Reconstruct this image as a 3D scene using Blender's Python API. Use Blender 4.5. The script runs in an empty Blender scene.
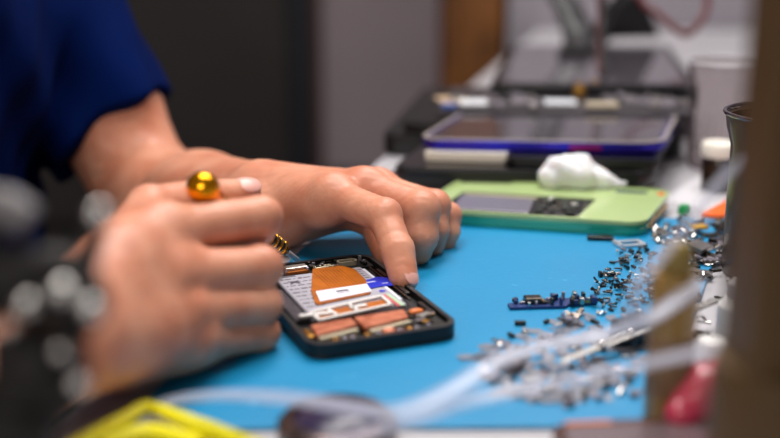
import bpy, bmesh, math, random
import numpy as np
from mathutils import Vector, Matrix
random.seed(7); np.random.seed(7)
SC = bpy.context.scene; COL = SC.collection
TT = 0.75                       # table top height
CAMH = 0.218; PITCH = math.radians(15.5); FPX = 50/36*780
cP, sP = math.cos(PITCH), math.sin(PITCH)

# ------------------------------------------------------------------ helpers
def Q(u, v, d):                 # point seen at pixel u,v at depth d (z above floor)
    x = (u-390)/FPX; y = -(v-219)/FPX
    return Vector((x*d, (cP+y*sP)*d, TT+CAMH+(-sP+y*cP)*d))
def P(u, v, h=0.0):             # point of the plane h above the table top
    x = (u-390)/FPX; y = -(v-219)/FPX
    r = Vector((x, cP+y*sP, -sP+y*cP)); t = (CAMH-h)/-r.z
    return Vector((r.x*t, r.y*t, TT+h))

def srgb(r, g, b):
    f = lambda c: (c/255/12.92) if c/255 <= .04045 else ((c/255+.055)/1.055)**2.4
    return (f(r), f(g), f(b), 1)

MATS = {}
def mat(name, rgb, rough=.5, metal=0, var=.0, vscale=30, bump=0, bscale=200, spec=.5, trans=0, ior=1.45,
        coat=0, sss=0, alpha=1, rgb2=None, coatrough=.05, emit=None, estr=0):
    if name in MATS: return MATS[name]
    m = bpy.data.materials.new(name); m.use_nodes = True
    nt = m.node_tree; b = nt.nodes['Principled BSDF']
    c = srgb(*rgb)
    b.inputs['Base Color'].default_value = c
    b.inputs['Roughness'].default_value = rough; b.inputs['Metallic'].default_value = metal
    b.inputs['Specular IOR Level'].default_value = spec; b.inputs['IOR'].default_value = ior
    b.inputs['Transmission Weight'].default_value = trans
    b.inputs['Coat Weight'].default_value = coat; b.inputs['Coat Roughness'].default_value = coatrough
    b.inputs['Alpha'].default_value = alpha
    if emit: b.inputs['Emission Color'].default_value = srgb(*emit); b.inputs['Emission Strength'].default_value = estr
    if sss:
        b.inputs['Subsurface Weight'].default_value = sss
        b.inputs['Subsurface Radius'].default_value = (1.0, .35, .2)
        b.inputs['Subsurface Scale'].default_value = .006
    tc = nt.nodes.new('ShaderNodeTexCoord')
    if var or rgb2:
        n = nt.nodes.new('ShaderNodeTexNoise'); n.inputs['Scale'].default_value = vscale; n.inputs['Detail'].default_value = 5
        nt.links.new(tc.outputs['Object'], n.inputs['Vector'])
        r = nt.nodes.new('ShaderNodeValToRGB')
        r.color_ramp.elements[0].position = .35; r.color_ramp.elements[1].position = .65
        c2 = srgb(*rgb2) if rgb2 else tuple(min(1, x*(1+var)) for x in c[:3])+(1,)
        c1 = c if rgb2 else tuple(x*(1-var) for x in c[:3])+(1,)
        r.color_ramp.elements[0].color = c1; r.color_ramp.elements[1].color = c2
        nt.links.new(n.outputs['Fac'], r.inputs['Fac']); nt.links.new(r.outputs['Color'], b.inputs['Base Color'])
    if bump:
        n = nt.nodes.new('ShaderNodeTexNoise'); n.inputs['Scale'].default_value = bscale; n.inputs['Detail'].default_value = 4
        nt.links.new(tc.outputs['Object'], n.inputs['Vector'])
        bp = nt.nodes.new('ShaderNodeBump'); bp.inputs['Strength'].default_value = bump; bp.inputs['Distance'].default_value = .001
        nt.links.new(n.outputs['Fac'], bp.inputs['Height']); nt.links.new(bp.outputs['Normal'], b.inputs['Normal'])
    MATS[name] = m
    return m

def link(name, me, m, parent=None, smooth=False, loc=None, rot=None):
    o = bpy.data.objects.new(name, me); COL.objects.link(o)
    if m is not None:
        if not me.materials: me.materials.append(m)
    if smooth:
        for p in me.polygons: p.use_smooth = True
    if parent: o.parent = parent
    if loc is not None: o.location = loc
    if rot is not None: o.rotation_euler = rot
    return o
def tag(o, label=None, cat=None, group=None, kind=None):
    if label: o['label'] = label
    if cat: o['category'] = cat
    if group: o['group'] = group
    if kind: o['kind'] = kind
    return o
def empty(name, label, cat, loc=(0,0,0), rz=0, group=None):
    o = bpy.data.objects.new(name, None); COL.objects.link(o); o.empty_display_size = .02
    o.location = loc; o.rotation_euler = (0, 0, rz)
    return tag(o, label, cat, group)

class MB:
    def __init__(s): s.bm = bmesh.new()
    def box(s, c, size, rz=0, bev=0, M=None, seg=2):
        r = bmesh.ops.create_cube(s.bm, size=1); vs = r['verts']
        T = Matrix.Translation(Vector(c)) @ Matrix.Rotation(rz, 4, 'Z') @ Matrix.Diagonal((*size, 1))
        if M is not None: T = M @ T
        bmesh.ops.transform(s.bm, matrix=T, verts=vs)
        if bev:
            es = list({e for v in vs for e in v.link_edges})
            bmesh.ops.bevel(s.bm, geom=es, offset=bev, segments=seg, affect='EDGES', profile=.5)
        return s
    def cone(s, a, b, r1, r2, n=20, cap=True):
        a = Vector(a); b = Vector(b); d = b-a
        T = Matrix.Translation((a+b)/2) @ d.to_track_quat('Z', 'Y').to_matrix().to_4x4()
        bmesh.ops.create_cone(s.bm, cap_ends=cap, segments=n, radius1=r1, radius2=r2, depth=d.length, matrix=T)
        return s
    def sphere(s, c, r, sc=(1,1,1), n=16, rz=0):
        T = Matrix.Translation(Vector(c)) @ Matrix.Rotation(rz,4,'Z') @ Matrix.Diagonal((*sc, 1))
        bmesh.ops.create_uvsphere(s.bm, u_segments=n, v_segments=max(6, n//2), radius=r, matrix=T)
        return s
    def prism(s, pts, z0, z1, bev=0):
        b = s.bm; lo = [b.verts.new((x, y, z0)) for x, y in pts]; hi = [b.verts.new((x, y, z1)) for x, y in pts]
        n = len(pts); f = [b.faces.new(lo[::-1]), b.faces.new(hi)]
        for i in range(n): f.append(b.faces.new((lo[i], lo[(i+1) % n], hi[(i+1) % n], hi[i])))
        if bev:
            es = list({e for e in f[1].edges} | {e for e in f[0].edges})
            bmesh.ops.bevel(b, geom=es, offset=bev, segments=3, affect='EDGES', profile=.5)
        return s
    def frame(s, outer, inner, z0, z1):
        b = s.bm; n = len(outer)
        V = [[b.verts.new((x, y, z)) for x, y in L] for L, z in ((outer, z0), (outer, z1), (inner, z1), (inner, z0))]
        for k in range(4):
            A, B = V[k], V[(k+1) % 4]
            for i in range(n): b.faces.new((A[i], A[(i+1) % n], B[(i+1) % n], B[i]))
        return s
    def lathe(s, prof, n=40, c=(0,0,0), axis=None):
        b = s.bm; R = []
        T = Matrix.Translation(Vector(c))
        if axis is not None: T = T @ Vector(axis).to_track_quat('Z', 'Y').to_matrix().to_4x4()
        for r, z in prof:
            R.append([b.verts.new(T @ Vector((r*math.cos(2*math.pi*i/n), r*math.sin(2*math.pi*i/n), z))) for i in range(n)])
        for k in range(len(R)-1):
            for i in range(n): b.faces.new((R[k][i], R[k][(i+1) % n], R[k+1][(i+1) % n], R[k+1][i]))
        if prof[0][0] < 1e-6 or prof[-1][0] < 1e-6: bmesh.ops.remove_doubles(b, verts=b.verts[:], dist=1e-7)
        return s
    def tube(s, pts, r, n=10, flat=1.0, sub=8, radii=None):
        P_ = [Vector(p) for p in pts]; L = []; RR = []
        for i in range(len(P_)-1):
            p0 = P_[max(i-1, 0)]; p1 = P_[i]; p2 = P_[i+1]; p3 = P_[min(i+2, len(P_)-1)]
            for k in range(sub):
                t = k/sub
                L.append(.5*((2*p1)+(p2-p0)*t+(2*p0-5*p1+4*p2-p3)*t*t+(-p0+3*p1-3*p2+p3)*t**3))
                RR.append(r if radii is None else radii[i]*(1-t)+radii[i+1]*t)
        L.append(P_[-1]); RR.append(r if radii is None else radii[-1])
        b = s.bm; rings = []
        for i, p in enumerate(L):
            t = (L[min(i+1, len(L)-1)]-L[max(i-1, 0)]).normalized()
            up = Vector((0, 0, 1)) if abs(t.z) < .95 else Vector((0, 1, 0))
            a = t.cross(up).normalized(); c = a.cross(t)
            rings.append([b.verts.new(p+a*RR[i]*math.cos(2*math.pi*j/n)+c*RR[i]*flat*math.sin(2*math.pi*j/n)) for j in range(n)])
        for i in range(len(rings)-1):
            for j in range(n): b.faces.new((rings[i][j], rings[i][(j+1) % n], rings[i+1][(j+1) % n], rings[i+1][j]))
        b.faces.new(rings[0][::-1]); b.faces.new(rings[-1])
        return s
    def build(s, name, m, parent=None, smooth=False, loc=None, rot=None):
        bmesh.ops.recalc_face_normals(s.bm, faces=s.bm.faces[:])
        me = bpy.data.meshes.new(name); s.bm.to_mesh(me); s.bm.free()
        if smooth:
            for p in me.polygons: p.use_smooth = True
            try: me.set_sharp_from_angle(angle=math.radians(38))
            except Exception: pass
        return link(name, me, m, parent, False, loc, rot)

def rrect(w, d, r, n=6, cx=0, cy=0):
    o = []
    for sx, sy, a0 in ((1, 1, 0), (-1, 1, 90), (-1, -1, 180), (1, -1, 270)):
        for i in range(n+1):
            a = math.radians(a0+90*i/n)
            o.append((cx+sx*(w/2-r)+r*math.cos(a), cy+sy*(d/2-r)+r*math.sin(a)))
    return o

# ------------------------------------------------------------------ materials
M_table = mat('white_laminate', (182, 180, 184), .35, var=.04, vscale=8)
M_skin = None
M_blackp = mat('black_plastic', (14, 14, 16), .35, var=.2, vscale=80)
M_blackg = mat('black_glass', (9, 9, 12), .08, coat=.5)
M_steel = mat('steel', (175, 172, 168), .28, 1, var=.1, vscale=300)
M_dsteel = mat('dark_steel', (84, 78, 72), .32, 1, var=.25, vscale=400)
M_bright = mat('bright_steel', (225, 222, 218), .18, 1)
M_gold = mat('gold_contact', (205, 150, 70), .3, 1)
M_copper = mat('copper_foil', (204, 128, 98), .4, .45, rgb2=(170, 94, 66), vscale=160, bump=.3, bscale=500)
M_kapton = mat('amber_polyimide', (176, 96, 22), .32, var=.18, vscale=90, coat=.3)
M_label = mat('white_label', (226, 226, 236), .5)
M_batt = mat('battery_foil', (172, 170, 180), .4, .1, var=.06, vscale=90)
M_ink = mat('grey_ink', (92, 88, 96), .6)
M_blue = mat('blue_sticker', (24, 48, 190), .35, var=.15, vscale=200)
M_pcb = mat('dark_circuit_board', (24, 28, 26), .4, var=.4, vscale=400)
M_white = mat('white_plastic', (225, 223, 220), .4)
M_lam = mat('lavender_grey_metal', (150, 145, 155), .3, .5)

# ------------------------------------------------------------------ room
def struct(o): o['kind'] = 'structure'; return o
struct(MB().box((0.6, 1.2, -.05), (5.2, 6.0, .1)).build('floor', mat('grey_floor', (62, 60, 60), .6, var=.15, vscale=5)))
struct(MB().box((0.6, 1.2, 2.75), (5.2, 6.0, .1)).build('ceiling', mat('ceiling_paint', (190, 186, 180), .8, var=.02)))
M_mauve = mat('mauve_paint', (214, 196, 202), .8, var=.03, vscale=3, bump=.1, bscale=60)
struct(MB().box((0.6, 3.85, 1.35), (5.2, .1, 2.7)).build('wall_back', M_mauve))
struct(MB().box((-2.05, 1.2, 1.35), (.1, 6.0, 2.7)).build('wall_left', M_mauve))
struct(MB().box((3.25, 1.2, 1.35), (.1, 6.0, 2.7)).build('wall_right', M_mauve))
M_pale = mat('pale_paint', (170, 164, 172), .7, var=.05, vscale=4)
struct(MB().box((1.42, 2.3, 1.35), (2.38, .1, 2.7)).build('wall_partition', M_pale))
M_wood = mat('brown_wood', (132, 82, 36), .5, var=.3, vscale=14)
struct(MB().box((.192, 2.42, 1.35), (.10, .34, 2.7)).box((.13, 2.42, 1.35), (.03, .3, 2.7)).build('trim_1', M_wood))
struct(MB().box((-.7, 3.785, .05), (2.4, .03, .1)).build('baseboard_back', mat('baseboard_paint', (90, 84, 86), .6)))

# dark wardrobe in the back
cab = empty('wardrobe', 'tall dark charcoal wardrobe with flat doors behind the person', 'wardrobe', (-.755, 3.34, 0))
M_char = mat('charcoal_laminate', (56, 52, 50), .55, var=.08, vscale=6)
M_char2 = mat('blue_black_laminate', (36, 38, 44), .5, var=.1)
MB().box((0, .18, 1.1), (1.04, .5, 2.2), bev=.004).build('body', M_char, cab)
for k in range(2):
    d_ = MB().box((-.29+.5*k - (.0 if k else .0), -.085, 1.12), (.48, .02, 2.12), bev=.003).build('door', M_char, cab)
    MB().cone((-.29+.5*k+(.19 if k == 0 else -.19), -.115, 1.0), (-.29+.5*k+(.19 if k == 0 else -.19), -.115, 1.25), .006, .006).build('handle', M_dsteel, d_)
MB().box((.49, -.09, 1.1), (.07, .05, 2.2), bev=.004).build('side_panel', M_char2, cab)
MB().box((.535, -.07, 1.1), (.02, .06, 2.2)).build('edge_strip', mat('red_brown_edge', (92, 62, 56), .5), cab)

# ------------------------------------------------------------------ table
E0 = Vector((-.150, .437)); E1 = Vector((.176, 1.738)); ed = (E1-E0).normalized()
def edge(y): return E0.x+(y-E0.y)*ed.x/ed.y
tb = empty('workbench', 'white laminate workbench the phone repair is done on', 'table', (.6, 1.1, 0))
def wl(o, root):     # world-coordinate mesh under a translated root
    o.location = -root.location; return o
wl(MB().prism([(edge(.14), .14), (1.3, .14), (1.3, 2.24), (edge(2.0), 2.24 if False else 2.0), ][:0] or
              [(edge(.14), .14), (1.3, .14), (1.3, 2.24), (edge(2.24), 2.24)], TT-.03, TT, bev=.0025).build('tabletop', M_table, tb), tb)
for x, y in ((edge(.2)+.06, .22), (1.22, .22), (1.22, 2.15), (edge(2.15)+.06, 2.15)):
    wl(MB().box((x, y, (TT-.031)/2), (.05, .05, TT-.031), bev=.003).build('leg', M_dsteel, tb), tb)

# blue silicone mat
M_mat = mat('blue_silicone', (0, 128, 178), .40, rgb2=(6, 136, 186), vscale=7, bump=.12, bscale=350, spec=.6)
MT = .0022
mp = [P(100, 446, 0), P(560, 436, 0), P(648, 414, 0), P(727, 262, 0), P(738, 221, 0)]
quad = [P(116, 428), P(632, 424), P(736, 221), P(300, 221)]
pts = [(p.x, p.y) for p in quad]
# left edge runs parallel to the bench edge
pts[0] = (-.121, .434); pts[1] = (.118, .437); pts[2] = (.252, .778); pts[3] = (-.038, .80)
mt = MB().prism(pts, TT+.0003, TT+MT, bev=.0008).build('repair_mat', M_mat)
tag(mt, 'bright blue silicone repair mat lying on the white workbench', 'mat')
# dark specks and pale scuffs stay in the material
nt = M_mat.node_tree; b = nt.nodes['Principled BSDF']
tc = nt.nodes.new('ShaderNodeTexCoord'); vo = nt.nodes.new('ShaderNodeTexNoise'); vo.inputs['Scale'].default_value = 60
vo.inputs['Detail'].default_value = 8
nt.links.new(tc.outputs['Object'], vo.inputs['Vector'])
rp = nt.nodes.new('ShaderNodeValToRGB'); rp.color_ramp.elements[0].position = .66; rp.color_ramp.elements[1].position = .74
mx = nt.nodes.new('ShaderNodeMixRGB'); mx.inputs[2].default_value = srgb(70, 160, 205)
old = b.inputs['Base Color'].links[0].from_socket
nt.links.new(vo.outputs['Fac'], rp.inputs['Fac']); nt.links.new(rp.outputs['Color'], mx.inputs[0])
nt.links.new(old, mx.inputs[1]); nt.links.new(mx.outputs[0], b.inputs['Base Color'])
MZ = MT+.0002

# ------------------------------------------------------------------ implicit surface mesher
def smin(a, b, k):
    if a is None: return b
    if b is None: return a
    if k <= 0: return np.minimum(a, b)
    h = np.maximum(k-np.abs(a-b), 0)/k
    return np.minimum(a, b)-h*h*k*.25
class Cone:
    def __init__(s, a, b, ra, rb=None):
        s.a = np.array(a, float); s.b = np.array(b, float); s.ra = ra; s.rb = ra if rb is None else rb
    def ev(s, p):
        ab = s.b-s.a; L = max(ab@ab, 1e-12); t = np.clip(((p-s.a)@ab)/L, 0, 1)
        return np.linalg.norm(p-s.a-t[:, None]*ab, axis=1)-(s.ra+(s.rb-s.ra)*t)
    def f(s, p, c, R):
        if c is not None and s.ev(c[None])[0] > R: return None
        return s.ev(p)
class Ell:
    def __init__(s, c, r, rot=None):
        s.c = np.array(c, float); s.r = np.array(r, float); s.m = np.array(rot.to_matrix()) if rot else np.eye(3)
    def ev(s, p):
        q = (p-s.c)@s.m; k0 = np.linalg.norm(q/s.r, axis=1); k1 = np.linalg.norm(q/(s.r**2), axis=1)+1e-9
        return k0*(k0-1)/k1
    def f(s, p, c, R):
        if c is not None and np.linalg.norm(c-s.c)-max(s.r) > R: return None
        return s.ev(p)
class U:
    def __init__(s, k, *ch): s.k = k; s.ch = ch
    def f(s, p, c, R):
        d = None
        for x in s.ch: d = smin(d, x.f(p, c, R), s.k)
        return d
class Cut:      # keep the side where (p-o).n < 0 ; optional carve
    def __init__(s, x, o, n, sub=None): s.x = x; s.o = np.array(o, float); s.n = np.array(Vector(n).normalized(), float); s.sub = sub
    def f(s, p, c, R):
        d = s.x.f(p, c, R)
        if d is None: return None
        d = np.maximum(d, (p-s.o)@s.n)
        if s.sub is not None:
            q = s.sub.f(p, c, R)
            if q is not None: d = np.maximum(d, -q)
        return d
class Disp:
    def __init__(s, x, fn): s.x = x; s.fn = fn
    def f(s, p, c, R):
        d = s.x.f(p, c, R)
        return None if d is None else d+s.fn(p)
def mesh_sdf(node, lo, hi, h, n=14):
    lo = np.array(lo); hi = np.array(hi); nb = np.ceil((hi-lo)/(h*n)).astype(int)
    R = h*n*.5*1.7321*1.25+.012
    KX, VX, FQ = [], [], []
    S = 1 << 20
    def key(i, j, k): return (i.astype(np.int64)+8)*S*S+(j.astype(np.int64)+8)*S+(k.astype(np.int64)+8)
    g = np.arange(-1, n+1)
    GI, GJ, GK = np.meshgrid(g, g, g, indexing='ij')
    G = np.stack([GI.ravel(), GJ.ravel(), GK.ravel()], 1)
    BI = np.stack([a.ravel() for a in np.meshgrid(*[np.arange(k) for k in nb], indexing='ij')], 1)
    DC = node.f(lo+(BI*n+n/2)*h, None, R)
    BI = BI[np.abs(DC) < h*n*.8661*1.15+.004]
    if True:
        if True:
            for bb in BI:
                o = bb*n
                c = lo+(o+n/2)*h
                d = node.f(lo+(G+o)*h, c, R)
                if d is None: continue
                d = d.reshape(n+2, n+2, n+2); sg = d < 0
                if sg.all() or not sg.any(): continue
                acc = np.zeros((n+1,)*3+(3,)); cnt = np.zeros((n+1,)*3)
                for ax in range(3):
                    sl0 = [slice(None)]*3; sl1 = [slice(None)]*3; sl0[ax] = slice(0, -1); sl1[ax] = slice(1, None)
                    a = d[tuple(sl0)]; b_ = d[tuple(sl1)]; ch = (a < 0) != (b_ < 0)
                    t = np.where(ch, a/np.where(ch, a-b_, 1), 0)
                    o1, o2 = [x for x in range(3) if x != ax]
                    for e1 in (0, 1):
                        for e2 in (0, 1):
                            s_ = [slice(None)]*3; s_[o1] = slice(e1, e1+n+1); s_[o2] = slice(e2, e2+n+1)
                            cc = ch[tuple(s_)]; tt = t[tuple(s_)]
                            cnt += cc
                            acc[..., ax] += np.where(cc, tt, 0); acc[..., o1] += cc*e1; acc[..., o2] += cc*e2
                I = np.argwhere(cnt > 0)
                pos = acc[I[:, 0], I[:, 1], I[:, 2]]/cnt[I[:, 0], I[:, 1], I[:, 2]][:, None]
                gi = I-1+o
                KX.append(key(gi[:, 0], gi[:, 1], gi[:, 2])); VX.append(lo+(gi+pos)*h)
                for ax in range(3):
                    sl0 = [slice(1, n+1)]*3; sl1 = [slice(1, n+1)]*3; sl1[ax] = slice(2, n+2)
                    a = sg[tuple(sl0)]; b_ = sg[tuple(sl1)]
                    E = np.argwhere(a != b_)
                    if not len(E): continue
                    fl = a[E[:, 0], E[:, 1], E[:, 2]]
                    ge = E+o
                    o1, o2 = (ax+1) % 3, (ax+2) % 3
                    q = []
                    for e1, e2 in ((-1, -1), (0, -1), (0, 0), (-1, 0)):
                        gg = ge.copy(); gg[:, o1] += e1; gg[:, o2] += e2
                        q.append(key(gg[:, 0], gg[:, 1], gg[:, 2]))
                    q = np.stack(q, 1); q[~fl] = q[~fl][:, ::-1]
                    FQ.append(q)
    K = np.concatenate(KX); V = np.concatenate(VX); F_ = np.concatenate(FQ)
    uk, ix = np.unique(K, return_index=True); V = V[ix]
    fi = np.searchsorted(uk, F_)
    fi = np.clip(fi, 0, len(uk)-1)
    ok = (uk[fi] == F_).all(1); fi = fi[ok]
    return V, fi
def np_mesh(name, V, Fq):
    me = bpy.data.meshes.new(name)
    me.vertices.add(len(V)); me.vertices.foreach_set('co', V.astype(np.float32).ravel())
    me.loops.add(Fq.size); me.loops.foreach_set('vertex_index', Fq.astype(np.int32).ravel())
    me.polygons.add(len(Fq)); me.polygons.foreach_set('loop_start', np.arange(0, Fq.size, 4, dtype=np.int32))
    me.polygons.foreach_set('use_smooth', np.ones(len(Fq), bool))
    me.update(calc_edges=True); me.validate()
    return me

# ------------------------------------------------------------------ person
def ln(a, b, t): return a.lerp(b, t)
# left hand (far hand, steadying the phone)
lw = Q(264, 206, .745); lwt = Q(260, 192, .752); lwb = Q(272, 217, .738)
le = Q(154, 207, .95)
LI = [Q(334, 197, .700), Q(384, 216, .667), Q(398, 250, .652), Q(404, 279, .644)]
LM = [Q(366, 190, .720), Q(421, 209, .698), Q(421, 236, .696), Q(418, 251, .702)]
LR = [Q(378, 189, .742), Q(434, 206, .722), Q(436, 230, .718), Q(434, 244, .722)]
LP_ = [Q(384, 193, .757), Q(447, 216, .742), Q(449, 232, .738), Q(446, 242, .740)]
LT = [Q(290, 210, .725), Q(335, 207, .730), Q(374, 224, .716), Q(386, 254, .694)]
def finger(J, R, k=.0025):
    return U(k, Cone(J[0], J[1], R[0], R[1]), Cone(J[1], J[2], R[1], R[2]), Cone(J[2], J[3], R[2], R[3]),
             Cone(J[1]+(J[1]-(J[0]+J[2])/2).normalized()*.0010, J[1], R[1]))
def pal(w, J, r0, r1): return Cone(w, J, r0, r1)
l_f = U(.0016, finger(LI, (.0122, .0104, .0099, .0086)), finger(LM, (.0130, .0122, .0110, .0092)),
        finger(LR, (.0115, .0104, .0088, .0077)), finger(LP_, (.0105, .0092, .0078, .0068)),
        finger(LT, (.0125, .0105, .0098, .0085)))
up = Vector((0, 0, 1))
l_palm = U(.012, Cone(lwt, ln(lwt, LI[0], .97), .0175, .0135), Cone(lwt, LM[0], .017, .0130), Cone(lwt, LR[0], .017, .012),
           Cone(lwb, LP_[0]+Vector((0, 0, -.004)), .017, .011), Cone(lwb, LI[0]+Vector((0, 0, -.005)), .018, .011),
           Cone(lwb, ln(LI[0], LP_[0], .5)+Vector((0, 0, -.01)), .018, .012),
           Cone(lwb, LT[1], .017, .010), Cone(LT[1], LI[0]+Vector((-.008, 0, -.01)), .008, .008))
l_knuck = U(.003, *[Cone(J[0]+Vector((-.002, -.001, .0025)), J[0]+Vector((.002, 0, .002)), r) for J, r in ((LI, .0118), (LM, .0122), (LR, .0108), (LP_, .0098))])
tend = U(.002, *[Cone(ln(lwt, J[0], .25)+Vector((0, -.002, .0130)), J[0]+Vector((0, 0, .0102)), .002, .0022) for J in (LI, LM, LR)])
sL = Vector((-.352, 1.0, TT+.24)); sR = Vector((-.41, .62, TT+.24))
l_arm = U(.02, Cone(lwt, ln(lwt, le, .5), .0205, .036), Cone(lwb, ln(lwb, le, .5), .0205, .036),
          Cone(ln(lw, le, .5), ln(lw, le, .85), .037, .045), Cone(ln(lw, le, .85), le, .045, .041),
          Cone(le, ln(le, sL, .35), .043, .049), Cone(ln(le, sL, .35), ln(le, sL, .7), .049, .052), Cone(ln(le, sL, .7), sL, .052, .058))
# right hand (near hand, holding the driver)
rw = Q(58, 338, .452); rwt = Q(64, 318, .462); rwb = Q(70, 350, .455)
re_ = Vector((-.37, .385, TT-.085))
RI = [Q(160, 232, .533), Q(260, 217, .568), Q(258, 228, .592), Q(240, 222, .603)]
RM = [Q(166, 276, .520), Q(260, 267, .556), Q(258, 271, .582), Q(236, 266, .592)]
RR_ = [Q(178, 312, .520), Q(260, 304, .556), Q(256, 308, .578), Q(232, 304, .584)]
RP_ = [Q(190, 341, .525), Q(260, 333, .562), Q(256, 338, .578), Q(236, 336, .582)]
RT = [Q(112, 262, .500), Q(150, 208, .560), Q(200, 198, .590), Q(247, 193, .612)]
r_f = U(.0016, finger(RI, (.0125, .0108, .0095, .0082)), finger(RM, (.0125, .0110, .0098, .0085)),
        finger(RR_, (.0118, .0104, .009, .008)), finger(RP_, (.0108, .0094, .0082, .0072)),
        finger(RT, (.014, .0115, .0100, .0085)))
r_palm = U(.012, Cone(rwt, RI[0], .018, .0140), Cone(rwt, RM[0], .018, .0140), Cone(rw, RR_[0], .018, .0135), Cone(rwb, RP_[0], .0160, .0125), Cone(rwb, Q(120, 352, .508), .0165, .0165), Cone(Q(120, 352, .508), Q(195, 345, .540), .0165, .0118),
           Cone(rwb+Vector((0,.01,0)), ln(RR_[0], RP_[0], .6)+Vector((-.002, .012, -.002)), .015, .014),
           Cone(rwt, RT[0], .018, .0155), Cone(RT[0], RI[0], .013, .012), Cone(RT[0]+Vector((0,.02,-.01)), RM[0]+Vector((0, .012, 0)), .015, .013))
r_knuck = U(.003, *[Cone(J[0]+Vector((0, -.0048, .003)), J[0]+Vector((.003, -.0035, .002)), r*.94) for J, r in ((RI, .0128), (RM, .0130), (RR_, .0122), (RP_, .0112))])
r_arm = U(.02, Cone(rwt, ln(rwt, re_, .5), .0205, .036), Cone(rwb, ln(rwb, re_, .5), .0205, .036), Cone(ln(rw, re_, .5), re_, .037, .043),
          Cone(re_, ln(re_, sR, .5), .044, .050), Cone(ln(re_, sR, .5), sR, .050, .056))
# trunk
f_ = Vector((.97, -.25, 0)); s_ = Vector((.25, .97, 0))
pel = Vector((-.50, .85, TT-.20)); bel = Vector((-.435, .838, TT-.04)); che = Vector((-.40, .83, TT+.13)); nek = Vector((-.345, .81, TT+.31))
def lat(c, w, r): return Cone(c-s_*w, c+s_*w, r)
trunk = U(.05, lat(pel, .07, .095), lat(bel, .06, .095), lat(che, .08, .098), Cone(pel, bel, .11, .10), Cone(bel, che, .10, .105),
          Cone(che, nek, .10, .06), Cone(nek, nek+Vector((.045, -.01, .08)), .056, .054), Cone(sL, nek, .05, .045), Cone(sR, nek, .05, .045))
hd = nek+Vector((.075, -.02, .17))
head = U(.02, Ell(hd+Vector((-.012, 0, .02)), (.098, .076, .092)), Ell(hd+Vector((.03, -.008, -.045)), (.056, .052, .062)),
         Cone(hd+Vector((.082, -.022, .0)), hd+Vector((.104, -.026, -.030)), .009, .013),
         Ell(hd+Vector((-.01, .078, -.01)), (.018, .009, .032)), Ell(hd+Vector((-.045, -.072, -.01)), (.018, .009, .032)))
def wob(p):
    x, y, z = p[:, 0], p[:, 1], p[:, 2]
    return .0002*np.sin(210*x+60*np.sin(37*y))*np.sin(190*y+3*np.cos(170*z))+.0004*np.sin(83*x+1.3)*np.sin(97*z+71*y)
left_limb = U(.006, U(.007, l_palm, l_f), l_knuck, tend, l_arm)
right_limb = U(.006, U(.007, r_palm, r_f), r_knuck, r_arm)
hands = Disp(U(.01, left_limb, right_limb), wob)
body = U(.02, hands, trunk, head)
V, Fq = mesh_sdf(body, (-.64, .3, TT-.34), (.13, 1.1, TT+.62), .0015)
me = np_mesh('person', V, Fq)
M_skin = mat('skin', (196, 126, 98), .42, rgb2=(214, 152, 124), vscale=38, bump=.2, bscale=420, sss=.25, spec=.4)
person = link('person', me, M_skin)
tag(person, 'person in navy T-shirt steadying the opened phone and working with a gold screwdriver', 'person')
# fine creases
nt = M_skin.node_tree; b = nt.nodes['Principled BSDF']
vz = nt.nodes.new('ShaderNodeTexVoronoi'); vz.feature = 'DISTANCE_TO_EDGE'; vz.inputs['Scale'].default_value = 330
mp_ = nt.nodes.new('ShaderNodeMapping'); mp_.inputs['Scale'].default_value = (1, .6, 1.0)
tcn = nt.nodes.new('ShaderNodeTexCoord'); nt.links.new(tcn.outputs['Object'], mp_.inputs['Vector']); nt.links.new(mp_.outputs[0], vz.inputs['Vector'])
b2 = nt.nodes.new('ShaderNodeBump'); b2.inputs['Strength'].default_value = .16; b2.inputs['Distance'].default_value = .0006
old = b.inputs['Normal'].links[0].from_socket
nt.links.new(vz.outputs['Distance'], b2.inputs['Height']); nt.links.new(old, b2.inputs['Normal']); nt.links.new(b2.outputs[0], b.inputs['Normal'])

# nails: a curved plate on the last joint
M_nail = mat('fingernail', (226, 168, 156), .32, var=.04, vscale=200, coat=.15, sss=.1)
def nail(c, ax, nrm, w, l, r):
    ax = Vector(ax).normalized(); nrm = Vector(nrm); nrm = (nrm-ax*nrm.dot(ax)).normalized(); sd = ax.cross(nrm)
    bm = bmesh.new(); N = 12; g = {}
    for lay, off in ((0, .00045), (1, -.0012)):
        for i in range(N+1):
            for j in range(N+1):
                u_ = i/N*2-1; v_ = j/N*2-1
                x = u_*math.sqrt(max(0, 1-v_*v_/2))*1.08; y = v_*math.sqrt(max(0, 1-u_*u_/2))*1.08
                a = x*w/2/r
                g[lay, i, j] = bm.verts.new(Vector(c)+sd*math.sin(a)*(r+off)+nrm*((math.cos(a)-1)*r+off-.0012*max(0, y)**2-.0004*max(0, -y))+ax*y*l/2)
    for i in range(N):
        for j in range(N):
            bm.faces.new([g[0, i, j], g[0, i+1, j], g[0, i+1, j+1], g[0, i, j+1]]); bm.faces.new([g[1, i, j+1], g[1, i+1, j+1], g[1, i+1, j], g[1, i, j]])
    for i in range(N):
        for (A, B) in (((i, 0), (i+1, 0)), ((i+1, N), (i, N)), ((0, i+1), (0, i)), ((N, i), (N, i+1))):
            bm.faces.new([g[0, A[0], A[1]], g[1, A[0], A[1]], g[1, B[0], B[1]], g[0, B[0], B[1]]])
    bmesh.ops.recalc_face_normals(bm, faces=bm.faces[:])
    me = bpy.data.meshes.new('fingernail'); bm.to_mesh(me); bm.free()
    return link('fingernail', me, M_nail, person, True)
n1 = Vector((.62, -.72, .25)); ax1 = LI[3]-LI[2]
n1 = (n1-ax1.normalized()*n1.dot(ax1.normalized())).normalized()
nail(LI[3]+n1*.0084+ax1.normalized()*.0005, ax1, n1, .0105, .0120, .0088)
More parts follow.
